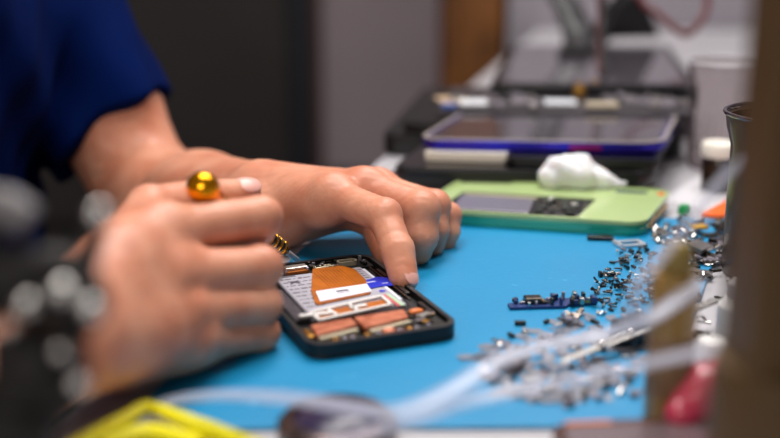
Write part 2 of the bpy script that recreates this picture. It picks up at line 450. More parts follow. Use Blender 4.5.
ax2 = RT[3]-RT[2]; n2 = Vector((-.1, -.68, .73)); n2 = (n2-ax2.normalized()*n2.dot(ax2.normalized())).normalized()
nail(RT[3]+n2*.0085-ax2.normalized()*.002, ax2, n2, .0125, .0150, .0090)

# T-shirt
M_shirt = mat('navy_cotton', (2, 20, 70), .9, var=.12, vscale=14, bump=.5, bscale=900, spec=.05)
acut = ln(le, sL, .235); adir = (le-sL).normalized()
rcut = ln(re_, sR, .44); rdir = (re_-sR).normalized()
sleeveL = Cut(U(.02, Cone(sL+up*.005, acut+adir*.05, .067, .0605)), acut, adir+Vector((.10,0,.16)))
sleeveR = Cut(U(.02, Cone(sR+up*.005, rcut+rdir*.05, .066, .062)), rcut, rdir)
shell = U(.035, lat(pel+Vector((0,0,.0)), .075, .115), lat(bel, .068, .116), lat(che, .085, .116), Cone(bel, che, .118, .125), Cone(che+f_*.0, nek-up*.07, .115, .08),
          Cone(sL, nek-up*.05, .064, .060), Cone(sR, nek-up*.05, .064, .060))
def folds(p):
    x, y, z = p[:, 0], p[:, 1], p[:, 2]
    return .0035*np.sin(55*x+38*y+22*z+2.2*np.sin(14*z+9*y))+.002*np.sin(95*y-60*z+1.5*np.sin(30*x))
neckcut = Vector((nek.x+.01, nek.y, nek.z-.005))
shirt_node = Disp(U(.012, Cut(shell, neckcut, (.4, 0, 1), None), sleeveL, sleeveR), folds)
V, Fq = mesh_sdf(shirt_node, (-.68, .5, TT-.36), (-.12, 1.12, TT+.36), .0035)
shirt = link('t_shirt', np_mesh('t_shirt', V, Fq), M_shirt, person)
shirt['label'] = 'navy blue short-sleeved T-shirt'
# trousers, shoes, hair
M_jean = mat('dark_denim', (26, 28, 34), .85, var=.15, vscale=60, bump=.4, bscale=700)
hipL = pel+s_*.09+Vector((0, 0, -.03)); hipR = pel-s_*.09+Vector((0, 0, -.03))
def leg(h_, yo):
    kn = h_+f_*.40+s_*yo+Vector((0, 0, -.02)); kn.z = .50; an = kn+Vector((.0, 0, -.42))-f_*.04; an.z = .09
    return U(.03, Cone(h_, kn, .09, .062), Cone(kn, an, .062, .045)), kn, an
g1, k1, a1 = leg(hipL, .03); g2, k2, a2 = leg(hipR, -.03)
trn = U(.03, lat(pel+Vector((0, 0, -.04)), .08, .118), g1, g2)
V, Fq = mesh_sdf(trn, (-.75, .35, .02), (.12, 1.25, TT+.0), .006)
link('trousers', np_mesh('trousers', V, Fq), M_jean, person)
for a in (a1, a2):
    V, Fq = mesh_sdf(U(.02, Cone(a+Vector((-.02, 0, -.045)), a+f_*.15+Vector((0, 0, -.055)), .04, .032), Cone(a+Vector((0,0,.0)), a+Vector((0, 0, -.04)), .042)),
                     (a.x-.2, a.y-.25, -.02), (a.x+.3, a.y+.2, .2), .006)
    V[:, 2] = np.maximum(V[:, 2], .001)
    link('shoe', np_mesh('shoe', V, Fq), M_blackp, person)
hair_n = Cut(Disp(Ell(hd+Vector((-.020, .002, .03)), (.104, .085, .096)), lambda p: .002*np.sin(300*p[:, 0])*np.sin(280*p[:, 1])), hd+Vector((.03, 0, .0)), (1, 0, -.9))
V, Fq = mesh_sdf(hair_n, tuple(hd-Vector((.2, .2, .2))), tuple(hd+Vector((.2, .2, .2))), .004)
link('hair', np_mesh('hair', V, Fq), mat('dark_hair', (38, 28, 22), .6, var=.3, vscale=90), person)
# stool under the person
st = empty('stool', 'round dark stool the person in the navy T-shirt sits on', 'stool', (pel.x, pel.y, 0))
MB().lathe([(0, .350), (.17, .350), (.185, .360), (.185, .375), (.16, .384), (0, .384)]).build('seat', M_blackp, st, True)
for k in range(4):
    a = math.radians(45+90*k)
    MB().cone((.13*math.cos(a), .13*math.sin(a), .349), (.19*math.cos(a), .19*math.sin(a), 0), .014, .012).build('leg', M_dsteel, st)

# ------------------------------------------------------------------ screwdriver
K = Q(203, 188, .552); T = Q(300, 262, .694); ax = (T-K); Ls = ax.length; ax.normalize()
sd = empty('screwdriver', 'small precision screwdriver with polished gold cap held in the near hand', 'screwdriver')
M_gm = mat('gold_anodised', (236, 158, 18), .16, .9, var=.06, vscale=60)
MB().lathe([(0, -.0085), (.0040, -.0080), (.0068, -.0060), (.0082, -.0022), (.0083, .0020), (.0076, .0050), (.0046, .0160), (.0043, .018), (0, .018)], 40, K, ax).build('spinning_cap', M_gm, sd, True)
MB().lathe([(0, .0181), (.0040, .0182), (.0043, .02), (.0043, Ls*.62), (0, Ls*.62+.0003)], 28, K, ax).build('handle', M_gm, sd, True)
for i in range(6):
    z0 = Ls*(.622+.0245*i)
    MB().lathe([(0, z0+.0001), (.0042, z0+.0002), (.0048, z0+.0008), (.0048, z0+Ls*.016), (.0042, z0+Ls*.0235), (0, z0+Ls*.0236)], 28, K, ax).build('grip_ring', M_blackp if i % 2 == 0 else M_gm, sd, True)
z0 = Ls*.770
MB().lathe([(0, z0), (.0044, z0), (.0040, z0+.004), (.0022, z0+.006), (0, z0+.006)], 24, K, ax).build('ferrule', M_gm, sd, True)
MB().lathe([(0, z0+.0061), (.0019, z0+.0061), (.0017, Ls-.006), (.0010, Ls), (0, Ls)], 20, K, ax).build('blade', mat('satin_steel', (206, 200, 200), .4, .5), sd, True)

# ------------------------------------------------------------------ opened phone
pa = math.radians(22.3); ph = empty('opened_smartphone', 'opened black smartphone with battery and copper shield exposed, in front of both hands', 'phone', (-.02704, .58592, TT+MZ), pa)
W, Lp, TH = .0835, .1370, .0088
fr_m = mat('worn_black_frame', (20, 19, 20), .45, var=.4, vscale=90)
MB().prism(rrect(W, Lp, .010), .0, .0022, bev=.0007).build('back_shell', fr_m, ph, True)
MB().frame(rrect(W, Lp, .010), rrect(W-.0052, Lp-.0062, .0085), .0024, .0086).build('side_frame', fr_m, ph, True)
MB().box((W/2+.0003, .018, .0055), (.0010, .011, .002), bev=.0003).build('button', fr_m, ph)
MB().box((0, 0, .0034), (W-.0056, Lp-.0066, .0020)).build('mid_plate', mat('black_magnesium', (30, 29, 31), .5, .3, var=.3, vscale=200), ph)
bt = MB().box((.0005, .0095, .0062), (.0560, .0730, .0034), bev=.0012).build('battery', M_batt, ph)
ink = MB(); rnd = random.Random(3)
zt = .00800
for i in range(9):      # rows of fine print
    y = .0385-.0062*i; x = -.0255
    while x < -.008 - (.006 if i > 4 else 0):
        w = rnd.uniform(.0012, .0042); ink.box((x+w/2, y, zt), (w, rnd.choice([.0007, .001, .0016]), .0001)); x += w+rnd.uniform(.0006, .0016)
for i in range(5): ink.box((.022+rnd.uniform(-.002,.002), .040-.004*i, zt), (.006, .0006, .0001))
# crossed-out bin symbol
for a in (.7, -.7): ink.box((-.019, .0315, zt+.0001), (.0085, .0007, .0001), rz=a)
ink.box((-.019, .0335, zt+.0001), (.0055, .0006, .0001)).box((-.0212, .0312, zt+.0001), (.0006, .0048, .0001)).box((-.0168, .0312, zt+.0001), (.0006, .0048, .0001))
ink.box((-.019, .0435, zt), (.0085, .0026, .0001))
ink.build('printing', M_ink, bt)
MB().box((.0278, .010, .0081), (.0018, .060, .0002)).build('pull_strip', M_label, bt)
MB().box((-.0332, -.002, .0058), (.0085, .052, .0030), bev=.0006).build('speaker_grille', mat('dark_rubber', (26, 26, 30), .6), ph)
for i in range(22):
    MB().box((-.0332, -.0265+.0023*i, .0076), (.0068, .0009, .0007)).build('grille_rib', M_lam, ph)
fx = [(-.0015, .0500), (.0170, .0490), (.0222, .0400), (.0210, .0170), (.0150, -.0010), (.0150, -.0055), (-.0185, -.0115), (-.0195, -.0085), (-.0150, .0120)]
fl = MB().prism(fx, .0084, .0088).build('flex_cable', M_kapton, ph)
for i in range(9):
    x = -.002+.0021*i
    MB().box((x-.001, .028, .00886), (.00035, .036-.0015*abs(i-4), .0001)).build('trace', mat('flex_trace', (140, 70, 14), .3), fl)
lb = MB().prism([(-.0165, -.0085), (.0165, -.0035), (.0185, .0100), (-.0135, .0085)], .0090, .0093).build('label', M_label, fl)
MB().box((.001, .0035, .00935), (.0075, .0028, .0001)).box((.001, .0000, .00935), (.0085, .0007, .0001)).build('label_print', M_ink, lb)
bl = MB().prism([(.0155, .0055), (.0190, .0035), (.0255, .0045), (.0325, .0030), (.0345, .0180), (.0290, .0215), (.0235, .0185), (.0185, .0190), (.0150, .0125)], .0083, .0086).build('blue_sticker', M_blue, ph)
MB().box((.0225, .0135, .0087), (.006, .0010, .0001)).box((.0295, .0085, .0087), (.004, .0008, .0001)).build('sticker_print', M_label, bl)
MB().sphere((.0235, -.0025, .0082), .0022, (1, .8, .1)).build('blue_dot', M_blue, ph)
# white looped bracket over amber strip
MB().prism([(-.025, -.0335), (.0195, -.0275), (.0195, -.0165), (-.024, -.0225)], .0080, .0084).build('lower_flex', M_kapton, ph)
br = MB()
def bar(a, b_, w=.0020, z=.0092, h=.0013):
    a = Vector((*a, z)); b_ = Vector((*b_, z)); d = b_-a
    br.box((a+b_)/2, (d.length+w, w, h), rz=math.atan2(d.y, d.x), bev=.0004)
qa, qb, qc, qd = (-.0265, -.0230), (.0185, -.0130), (.0185, -.0280), (-.0262, -.0360)
for s1, s2 in ((qa, qb), (qb, qc), (qc, qd), (qd, qa)): bar(s1, s2)
bar((-.0165, -.0215), (-.0150, -.0340)); bar((-.0030, -.0185), (-.0020, -.0320)); bar((-.0330, -.0265), (-.0180, -.0275), .0032)
bar((-.0030, -.0245), (.0040, -.0235), .0032)
br.build('white_bracket', M_white, ph)
MB().box((.0212, -.0215, .0090), (.0016, .0200, .0006), rz=.05).build('red_line', mat('red_print', (210, 90, 96), .5), ph)
MB().box((.0236, -.0215, .0089), (.0022, .0200, .0006), rz=.05).build('green_line', mat('pale_green_film', (170, 205, 170), .5), ph)
# copper shield: two plates
MB().prism([(-.0345, -.0555), (-.0100, -.0500), (-.0095, -.0395), (-.0330, -.0415)], .0066, .0094, bev=.0005).build('copper_shield', M_copper, ph)
MB().prism([(-.0080, -.0560), (.0195, -.0500), (.0215, -.0385), (-.0080, -.0395)], .0066, .0096, bev=.0005).build('copper_shield', M_copper, ph)
MB().box((-.0225, -.0560, .0068), (.0235, .0028, .0034), rz=.21, bev=.0003).build('shield_edge', mat('tin_edge', (196, 186, 160), .35, .6), ph)
MB().box((.0065, -.0558, .0068), (.0260, .0028, .0034), rz=.21, bev=.0003).build('shield_edge', MATS['tin_edge'], ph)
MB().sphere((.0040, -.0605, .0072), .0036, (1.2, .8, .5)).build('copper_pad', M_copper, ph, True)
MB().box((-.0365, -.0480, .0064), (.0035, .0110, .0034), bev=.0005).build('gold_clip', M_gold, ph)
pb = MB().box((.0290, -.0495, .0056), (.0165, .0270, .0016)).build('charging_board', M_pcb, ph)
rnd = random.Random(11)
for i in range(16):
    m_ = rnd.choice([M_steel, M_gold, M_blackp, M_dsteel, M_lam]); w = rnd.uniform(.0015, .0048)
    MB().box((rnd.uniform(.023, .035), rnd.uniform(-.0605, -.038), .0074+rnd.uniform(0, .0004)), (w, rnd.uniform(.0012, .003), rnd.uniform(.0012, .0022)), rz=rnd.choice([0, 0, .2, 1.57]), bev=.0002).build('component', m_, pb)
MB().sphere((.0275, -.0415, .0085), .0030, (1.5, .8, .5)).build('orange_pad', mat('orange_pad', (222, 120, 50), .4), pb, True)
MB().box((.0285, -.0480, .0086), (.0085, .0030, .0014), rz=.25, bev=.0004).build('motor', M_steel, pb)
for i, x in enumerate((-.026, -.021, -.0165, -.0085, -.002, .010, .0155, .0195)):
    MB().cone((x, -.0608, .0045), (x, -.0608, .0076), .0016, .0016, 16).cone((x, -.0608, .0076), (x, -.0608, .0079), .0012, .0008, 12).build('screw', (M_gold if i % 3 == 0 else M_lam), ph)
MB().box((.0095, -.0658, .0068), (.0034, .0020, .0042)).build('red_tab', mat('dark_red', (92, 30, 30), .5), ph)
# main board strip at the top
mb = MB().box((.0035, .0560, .0056), (.0690, .0150, .0016)).build('main_board', M_pcb, ph)
cn = MB().box((-.0110, .0560, .0082), (.0150, .0062, .0034), rz=.05, bev=.0005).build('connector', mat('tin_cover', (190, 184, 176), .3, .8), mb)
MB().box((-.0112, .0512, .0074), (.0148, .0022, .0016), rz=.05).build('connector_flex', M_kapton, cn)
MB().box((.0080, .0520, .0080), (.0150, .0018, .0016), rz=.08, bev=.0003).build('slim_connector', MATS['tin_edge'], mb)
MB().box((.0060, .0550, .0080), (.0120, .0014, .0014), rz=.08, bev=.0003).build('slim_connector', MATS['tin_edge'], mb)
cf = rrect(.013, .006, .0028, 6, .0230, .0560); ci = rrect(.0108, .0040, .0018, 6, .0230, .0560)
MB().frame(cf, ci, .0066, .0094).build('camera_gasket', MATS['tin_edge'], mb)
rnd = random.Random(5)
for i in range(62):
    m_ = rnd.choice([M_steel, M_blackp, M_blackp, M_dsteel, M_pcb, M_lam, M_gold if i % 4 == 0 else M_dsteel])
    w = rnd.uniform(.0010, .0034)
    MB().box((rnd.uniform(-.0300, .0365), rnd.uniform(.0500, .0632), .0074+rnd.uniform(0, .0008)), (w, rnd.uniform(.0009, .0022), rnd.uniform(.0014, .0032)), rz=rnd.uniform(-.3, .3), bev=.0002).build('component', m_, mb)
for y in (.030, -.002, -.034):
    MB().box((.0362, y, .0064), (.0030, .016, .0030), bev=.0005).build('frame_clip', M_blackp, ph)
MB().box((.0326, .010, .0078), (.0012, .064, .0012), bev=.0003).build('antenna_cable', M_dsteel, ph)

# ------------------------------------------------------------------ generic slab lying at a height
def slab(name, label, cat, pl, pr, h, depth, th, m, m_edge=None, r=.008, screen=None, parts=None, group=None, skew=.10, bezel=.006, pitch=0):
    a = P(*pl, h); b_ = P(*pr, h); d = b_-a; ang = math.atan2(d.y, d.x); w = d.length
    mid = (a+b_)/2+Vector((-math.sin(ang), math.cos(ang), 0))*depth/2
    o = empty(name, label, cat, (mid.x, mid.y, TT+h-th), ang, group)
    o.rotation_euler = (pitch, 0, ang)
    sk = lambda L: [(x+skew*y, y) for x, y in L]
    MB().prism(sk(rrect(w, depth, r)), 0, th*.96, bev=th*.22).build('casing', m_edge or m, o, True)
    if screen:
        MB().prism(sk(rrect(w-bezel, depth-bezel, max(r-bezel/2, .002))), th*.965, th*1.03).build('screen', screen, o)
    return o, w, depth, th

# green phone
gm = mat('pale_green_shell', (168, 190, 128), .3, var=.05, vscale=30, coat=.4)
gt = mat('teal_side', (20, 140, 122), .25, .2, coat=.6, rgb2=(40, 156, 126), vscale=9)
a = P(427, 212, .012); b_ = P(662, 224, .012); d = b_-a; ga = math.atan2(d.y, d.x); gw = d.length; gd = .096
mid = (a+b_)/2+Vector((-math.sin(ga), math.cos(ga), 0))*gd/2
gp = empty('green_smartphone', 'pale green smartphone with teal side lying open behind the far hand', 'phone', (mid.x, mid.y, TT+MZ), ga)
gp.rotation_euler = (math.radians(1.0), 0, ga-math.radians(2.5))
ho = rrect(gw, gd, .012); hi_ = [(x*.0, y) for x, y in []]
gk = lambda L: [(x+.20*y, y) for x, y in L]
MB().prism(gk(rrect(gw-.001, gd-.001, .013)), 0, .0088, bev=.0026).build('side_band', gt, gp, True)
# upper tray with an opening: outer outline vs inner opening
inn = gk(rrect(.102, .054, .004, 6, -.0165, -.014))
MB().frame(gk(rrect(gw, gd, .013)), inn, .0090, .0104).build('back_cover', gm, gp, True)
lip = MB().frame(gk(rrect(gw, gd, .013)), gk(rrect(gw-.005, gd-.005, .011)), .0105, .0116).build('raised_lip', gm, gp, True)
MB().prism(gk(rrect(.101, .053, .004, 6, -.0165, -.014)), .0092, .0098).build('inner_plate', M_blackp, gp)
MB().box((-.037, -.018, .0102), (.056, .038, .0009), bev=.0006).build('battery', mat('grey_battery', (118, 116, 128), .3, .2), gp)
MB().box((-.035, .005, .0102), (.056, .007, .0005)).build('battery_band', mat('beige_band', (150, 145, 120), .4), gp)
rnd = random.Random(8)
for i in range(22):
    MB().box((rnd.uniform(-.004, .028), rnd.uniform(-.036, .008), .0104), (rnd.uniform(.002, .007), rnd.uniform(.002, .006), rnd.uniform(.001, .003)), rz=rnd.uniform(-.4, .4), bev=.0002).build('component', rnd.choice([M_blackp, M_dsteel, M_blackp, M_pcb, M_white if i % 5 == 0 else M_pcb]), gp)
MB().box((.062, gd/2-.010, .0108), (.024, .0045, .0010), bev=.0003).build('camera_slot', mat('slate_blue', (40, 62, 84), .4), gp)
MB().box((gw/2+.001, gd/2-.012, .0108), (.005, .005, .0012), bev=.0003).build('orange_mark', mat('orange_plastic', (238, 104, 28), .4, sss=.0), gp)
MB().prism([(gw/2+.20*y+e, y) for y, e in ((-.030, -.0012), (.028, -.0012), (.028, .0008), (-.030, .0008))], .0028, .0062).build('side_strip', mat('peach_strip', (214, 166, 110), .4), gp)
for x in (-.01, .028): MB().sphere((x, -gd/2+.002, .0118), .0012, (1, 1, .6)).build('clip_stub', gm, gp)

# ------------------------------------------------------------------ stack of tablets behind
scr = mat('grey_glossy_screen', (70, 66, 74), .12, coat=1, coatrough=.03)
slab('tablet', 'black tablet lowest in the stack behind the green phone', 'tablet', (402, 179), (668, 184), .012, .15, .0115, M_blackp, r=.012, screen=M_blackg, skew=.22)
slab('tablet', 'thick black tablet second from the bottom, under the white strip', 'tablet', (410, 168), (674, 173), .0245, .145, .012, M_blackg, M_blackp, r=.016, screen=M_blackg, skew=.22)
slab('phone', 'black phone squeezed under the purple-edged tablet, right of the white strip', 'phone', (514, 156), (668, 160), .0335, .12, .0085, M_blackg, M_blackp, r=.008, screen=M_blackg)
o, w, dd, th = slab('battery_pack', 'flat cream battery pack sticking out of the black stack', 'battery', (430, 152), (512, 154), .0335, .09, .0075, mat('cream_plastic', (226, 216, 200), .4), r=.002)
MB().box((0, -dd/2+.004, th*1.0), (w*.9, .004, .0006)).build('tape_band', M_white, o)
pur = mat('purple_blue_metal', (62, 40, 160), .22, .7, rgb2=(40, 44, 190), vscale=12)
o, w, dd, th = slab('tablet', 'large tablet with purple and blue metal edge on top of the front stack', 'tablet', (438, 140), (686, 144), .0425, .136, .0080, pur, pur, r=.020, screen=scr, bezel=.012, skew=.26)
_s = lambda L: [(x+.26*y, y) for x, y in L]
MB().frame(_s(rrect(w, dd, .020)), _s(rrect(w-.007, dd-.007, .017)), th*.97, th*1.12).build('silver_rim', mat('silver_rim', (178, 170, 164), .3, .35), o, True)
MB().box((.020, -dd/2+.0006, th*.45), (.026, .0016, th*.45), bev=.0003).build('magenta_button', mat('magenta', (150, 20, 90), .3, .4), o)

# rear support stack
slab('laptop', 'thin black laptop lowest in the rear stack', 'laptop', (398, 134), (700, 138), .022, .30, .021, M_blackp, r=.012)
slab('hard_drive', 'black hard drive enclosure protruding at left of the rear stack', 'drive', (408, 122), (455, 124), .032, .10, .0095, M_blackp, r=.004)
tray_m = mat('grey_tray', (62, 58, 62), .4, .3, var=.1, vscale=30)
tr, w, dd, th = slab('parts_tray', 'shallow grey tray full of circuit boards on the rear stack', 'tray', (446, 111), (704, 113), .0460, .16, .0225, tray_m, r=.006)
tr_top = TT+.0460; tr_o = tr
def on_tray(u, v, h=.0470): return P(u, v, h)
rnd = random.Random(21)
def board(name, label, cat, u, v, w, d, th, m, rz, grp=None, n=0, h=.0470):
    p = on_tray(u, v, h)
    o = empty(name, label, cat, (p.x, p.y, p.z), rz, grp)
    MB().box((0, 0, th/2), (w, d, th), bev=.0006).build('board', m, o)
    for k in range(n):
        hh = rnd.uniform(.001, .004)
        MB().box((rnd.uniform(-w*.4, w*.4), rnd.uniform(-d*.35, d*.35), th+hh/2), (rnd.uniform(.003, .009), rnd.uniform(.003, .008), hh), bev=.0003).build('component', rnd.choice([M_steel, M_lam, M_dsteel, M_blackp]), o)
    return o
M_gpcb = mat('grey_board', (118, 112, 118), .35, .3, var=.3, vscale=160)
board('circuit_board', 'small circuit board with cream chips at left end of the grey tray', 'board', 453, 101, .030, .040, .002, mat('tan_board', (186, 160, 130), .4, var=.2, vscale=90), .2, None, 5)
board('blue_connector', 'small blue connector block at left front of the grey tray', 'connector', 449, 108, .014, .010, .004, mat('blue_block', (70, 100, 170), .4), .1)
board('white_module', 'bright white square module beside the cream-chipped board', 'module', 473, 104, .026, .024, .003, mat('bright_white', (240, 244, 250), .25), .05)
board('white_module', 'bright white square module in the middle of the grey tray', 'module', 560, 104, .030, .020, .003, mat('bright_white', (240, 244, 250), .25), -.05)
board('circuit_board', 'long grey circuit board between the two white modules', 'board', 512, 101, .052, .050, .002, M_gpcb, .02, None, 16)
board('circuit_board', 'grey circuit board with tall metal cans at right of the tray', 'board', 640, 101, .068, .050, .002, M_gpcb, -.03, None, 22)
board('cream_module', 'cream rectangular module beside the brass knobs', 'module', 602, 107, .030, .012, .004, mat('cream_module', (200, 186, 160), .4), 0)
for i, (u, v) in enumerate(((579, 96), (594, 93))):
    p = on_tray(u, v, .047)
    o = MB().lathe([(0, 0), (.0062, 0), (.0062, .007), (.0045, .0085), (.0045, .013), (0, .0135)], 20).build('brass_knob', mat('brass', (196, 146, 70), .3, .8), None, True, p)
    tag(o, ['smaller pale brass knob', 'taller brass knob at the back'][i]+' standing in the grey parts tray', 'knob')
for i, (u, v) in enumerate(((668, 108), (684, 104), (620, 96), (533, 108), (498, 108), (655, 108))):
    p = on_tray(u, v, .0468)
    o = MB().box((0, 0, .002), (.010, .006, .004), rz=i*.5, bev=.0008).box((0, 0, .0045), (.004, .003, .001), rz=i*.5).build('loose_module', [M_lam, M_steel][i % 2], None, False, p)
    tag(o, 'small silvery metal module loose in the grey tray', 'module', 'silvery modules in the grey tray')

# large black glossy laptop at the back on a black block
slab('storage_case', 'low black case carrying the glossy laptop at the back', 'case', (514, 98), (712, 100), .040, .36, .039, M_blackp, r=.01)
o, w, dd, th = slab('laptop', 'closed black laptop with glossy grey lid, highest at the back', 'laptop', (508, 84), (716, 86), .058, .36, .0175, M_blackp, r=.012, screen=mat('lid_gloss', (96, 90, 98), .14, coat=1), bezel=.020)

# ------------------------------------------------------------------ cables at the back
M_red = mat('red_rubber', (92, 20, 24), .45); M_blk = mat('black_rubber', (18, 17, 20), .5)
def cable(name, label, pts, r, m, flat=1):
    o = MB().tube(pts, r, 10, flat).build(name, m, None, True); return tag(o, label, 'cable')
cable('cable', 'thin black cable hanging straight down to the glossy laptop', [Q(606, -160, 1.2), Q(604, -40, 1.18), Q(603, 30, 1.15), Q(604, 76, 1.12)], .0034, M_blk)
cable('cable', 'dark red cable running beside the straight black cable', [Q(596, -160, 1.22), Q(598, -40, 1.2), Q(599, 25, 1.17), Q(599, 74, 1.13)], .0018, M_red)
cable('cable', 'dark red cable sagging in a loop before the pale wall', [Q(600, -120, 1.35), Q(636, -10, 1.32), Q(658, 14, 1.30), Q(684, 34, 1.28), Q(700, 22, 1.28), Q(708, -5, 1.30), Q(712, -120, 1.35)], .0040, M_red)
cable('strap', 'wide black strap slanting down on the left over the laptop lid', [Q(536, -120, 1.5), Q(556, -20, 1.45), Q(570, 12, 1.42), Q(580, 40, 1.38), Q(574, 54, 1.30)], .021, M_blk, .4)
o = MB().prism([(-.045, 0), (.045, 0), (.02, .05), (.0, .065), (-.02, .04)], -.02, .02, bev=.006).build('power_brick', M_blk, None, True, P(640, 50, .060)+Vector((0, .10, .006)), (math.radians(90), 0, .2))
tag(o, 'black wedge shaped power adapter standing on the glossy laptop', 'adapter')
cable('cable', 'grey cable bending from the black adapter down to the laptop lid', [Q(622, 20, 1.52), Q(610, 34, 1.48), Q(596, 56, 1.36), Q(590, 66, 1.30)], .0045, mat('grey_rubber', (70, 64, 70), .5))

# ------------------------------------------------------------------ cups, jar, cotton
gl = mat('clear_plastic', (222, 216, 216), .05, trans=1, ior=1.13)
p = P(718, 168); 
cup = MB().lathe([(0, .0015), (.026, .0015), (.0275, .004), (.0325, .094), (.0345, .0955), (.0345, .097), (.0315, .0965), (.0262, .006), (0, .0035)], 56).build('plastic_cup', gl, None, True, p)
tag(cup, 'clear plastic cup standing right of the tablet stack', 'cup')
MB().lathe([(.0335+.0013*math.cos(t), .0965+.0013*math.sin(t)) for t in [2*math.pi*k/8 for k in range(9)]], 56).build('rim', mat('frosted_rim', (225, 222, 226), .2, trans=.3), cup, True)
rib = MB()
for k in range(28):
    a = 2*math.pi*k/28
    rib.cone((.0275*math.cos(a), .0275*math.sin(a), .006), (.0302*math.cos(a), .0302*math.sin(a), .045), .0007, .0004, 6)
rib.build('rib', gl, cup)
p = P(717, 190)
jar = empty('jar', 'little dark jar with a white lid standing in front of the clear cup', 'jar', p)
MB().lathe([(0, .0), (.0130, .0), (.0138, .002), (.0138, .026), (.012, .029), (0, .029)], 36).build('jar_body', mat('brown_glass', (46, 34, 26), .15, coat=.5), jar, True)
MB().lathe([(0, .0292), (.0150, .0292), (.0156, .031), (.0156, .038), (.0142, .0402), (0, .0406)], 36).build('lid', mat('lid_cream', (240, 234, 222), .4), jar, True)

mugm = mat('dark_brown_enamel', (66, 52, 40), .35, .2, var=.08, vscale=260, bump=.2, bscale=600, coat=.3)
pm = Q(722, 104, .69); cx = pm.x+.036
mug = empty('metal_cup', 'dark brown metal cup with rolled rim at the right end of the mat', 'cup', (cx, .655, TT+.0002))
hh = pm.z-TT
MB().lathe([(0, 0), (.034, 0), (.0355, .003), (.0360, hh-.022), (.0395, hh-.010), (.0405, hh-.0025), (.0380, hh-.004), (.0345, hh-.024), (.0335, .006), (0, .005)], 64).build('cup_body', mugm, mug, True)
MB().lathe([(.0410+.0013*math.cos(t), hh-.0012+.0013*math.sin(t)) for t in [2*math.pi*k/10 for k in range(11)]], 64).build('rim', mat('rim_steel', (170, 165, 178), .2, 1), mug, True)

# cotton tuft
p = P(575, 188, .0125); px = p.x; py = p.y
def cot(q): 
    x, y, z = q[:, 0], q[:, 1], q[:, 2]
    return .0016*np.sin(170*x+2*np.sin(130*y)+1.5*np.sin(90*z))*np.sin(150*z+2.4*np.sin(100*x)+70*y)+.00035*np.sin(620*x+2*np.sin(300*z))*np.sin(580*y+570*z)
cz = TT+.0118
cn_ = Disp(U(.010, Cone((px-.017, py, cz+.011), (px+.004, py+.001, cz+.012), .0125, .0120), Cone((px-.012, py-.002, cz+.019), (px-.002, py, cz+.017), .0075, .0085),
           Cone((px+.004, py, cz+.011), (px+.022, py-.001, cz+.006), .0120, .0068), Cone((px+.022, py, cz+.006), (px+.038, py, cz+.0035), .0068, .003)), cot)
V, Fq = mesh_sdf(cn_, (px-.06, py-.04, TT-.01), (px+.07, py+.04, TT+.07), .0011)
V[:, 2] = np.maximum(V[:, 2], TT+.0122)
M_cot = mat('cotton', (238, 238, 242), .95, bump=.8, bscale=1200, sss=.3)
tag(link('cotton_wad', np_mesh('cotton_wad', V, Fq), M_cot), 'tapered white cotton wad between green phone and tablet stack', 'cotton')

# orange pry tool, paper, green cap, white cap
tri = [P(700, 217), P(734, 200), P(760, 205), P(752, 219), P(712, 219)]
o = MB().prism([(q.x, q.y) for q in tri], TT+.0006, TT+.0035, bev=.0006).build('pry_tool', MATS['orange_plastic']); tag(o, 'flat pointed orange pry tool on the white bench beside the brown cup', 'tool')
pp = [P(662, 200), P(742, 220), P(790, 175), P(705, 172)]
o = MB().prism([(q.x, q.y) for q in pp], TT+.0001, TT+.0005).build('paper', mat('paper', (198, 196, 200), .7)); tag(o, 'sheet of white paper under the orange pry tool', 'paper')
p = P(684, 216)
o = MB().lathe([(0, 0), (.0048, 0), (.0052, .003), (.0035, .0065), (0, .007)], 20).build('bottle_cap', mat('green_plastic', (20, 150, 80), .35), None, True, p+Vector((0,0,MT))); tag(o, 'tiny green cap at the right corner of the green phone', 'cap')
p = P(738, 344)
o = empty('white_bottle', 'stubby white plastic bottle at the right edge of the mat', 'bottle', p)
MB().lathe([(0, 0), (.0115, 0), (.0122, .002), (.0122, .022), (.009, .026), (0, .0262)], 32).build('bottle_body', M_white, o, True)
MB().lathe([(0, .0264), (.0085, .0264), (.0085, .034), (.007, .0355), (0, .0355)], 28).build('cap', mat('dim_white', (196, 192, 190), .5), o, True)

# ------------------------------------------------------------------ vial
p = P(665, 424)
vi = empty('vial', 'slim olive brown glass vial standing upright in the right foreground', 'bottle', p)
ol = mat('olive_brown_glass', (150, 120, 66), .3, var=.2, vscale=60, trans=.0, coat=.4)
MB().lathe([(0, 0), (.0096, 0), (.0102, .0015), (.0102, .066), (.0088, .0715), (0, .0716)], 40).build('vial_body', ol, vi, True)
MB().lathe([(0, .0718), (.0062, .0718), (.0068, .074), (.0064, .0815), (.0040, .0845), (0, .085)], 32).build('stopper', mat('olive_cap', (136, 116, 60), .5), vi, True)
MB().lathe([(.01025, .016), (.01035, .0162), (.01035, .044), (.01025, .0442)], 40).build('sleeve', mat('brown_sleeve', (124, 98, 70), .5, var=.15, vscale=200), vi, True)

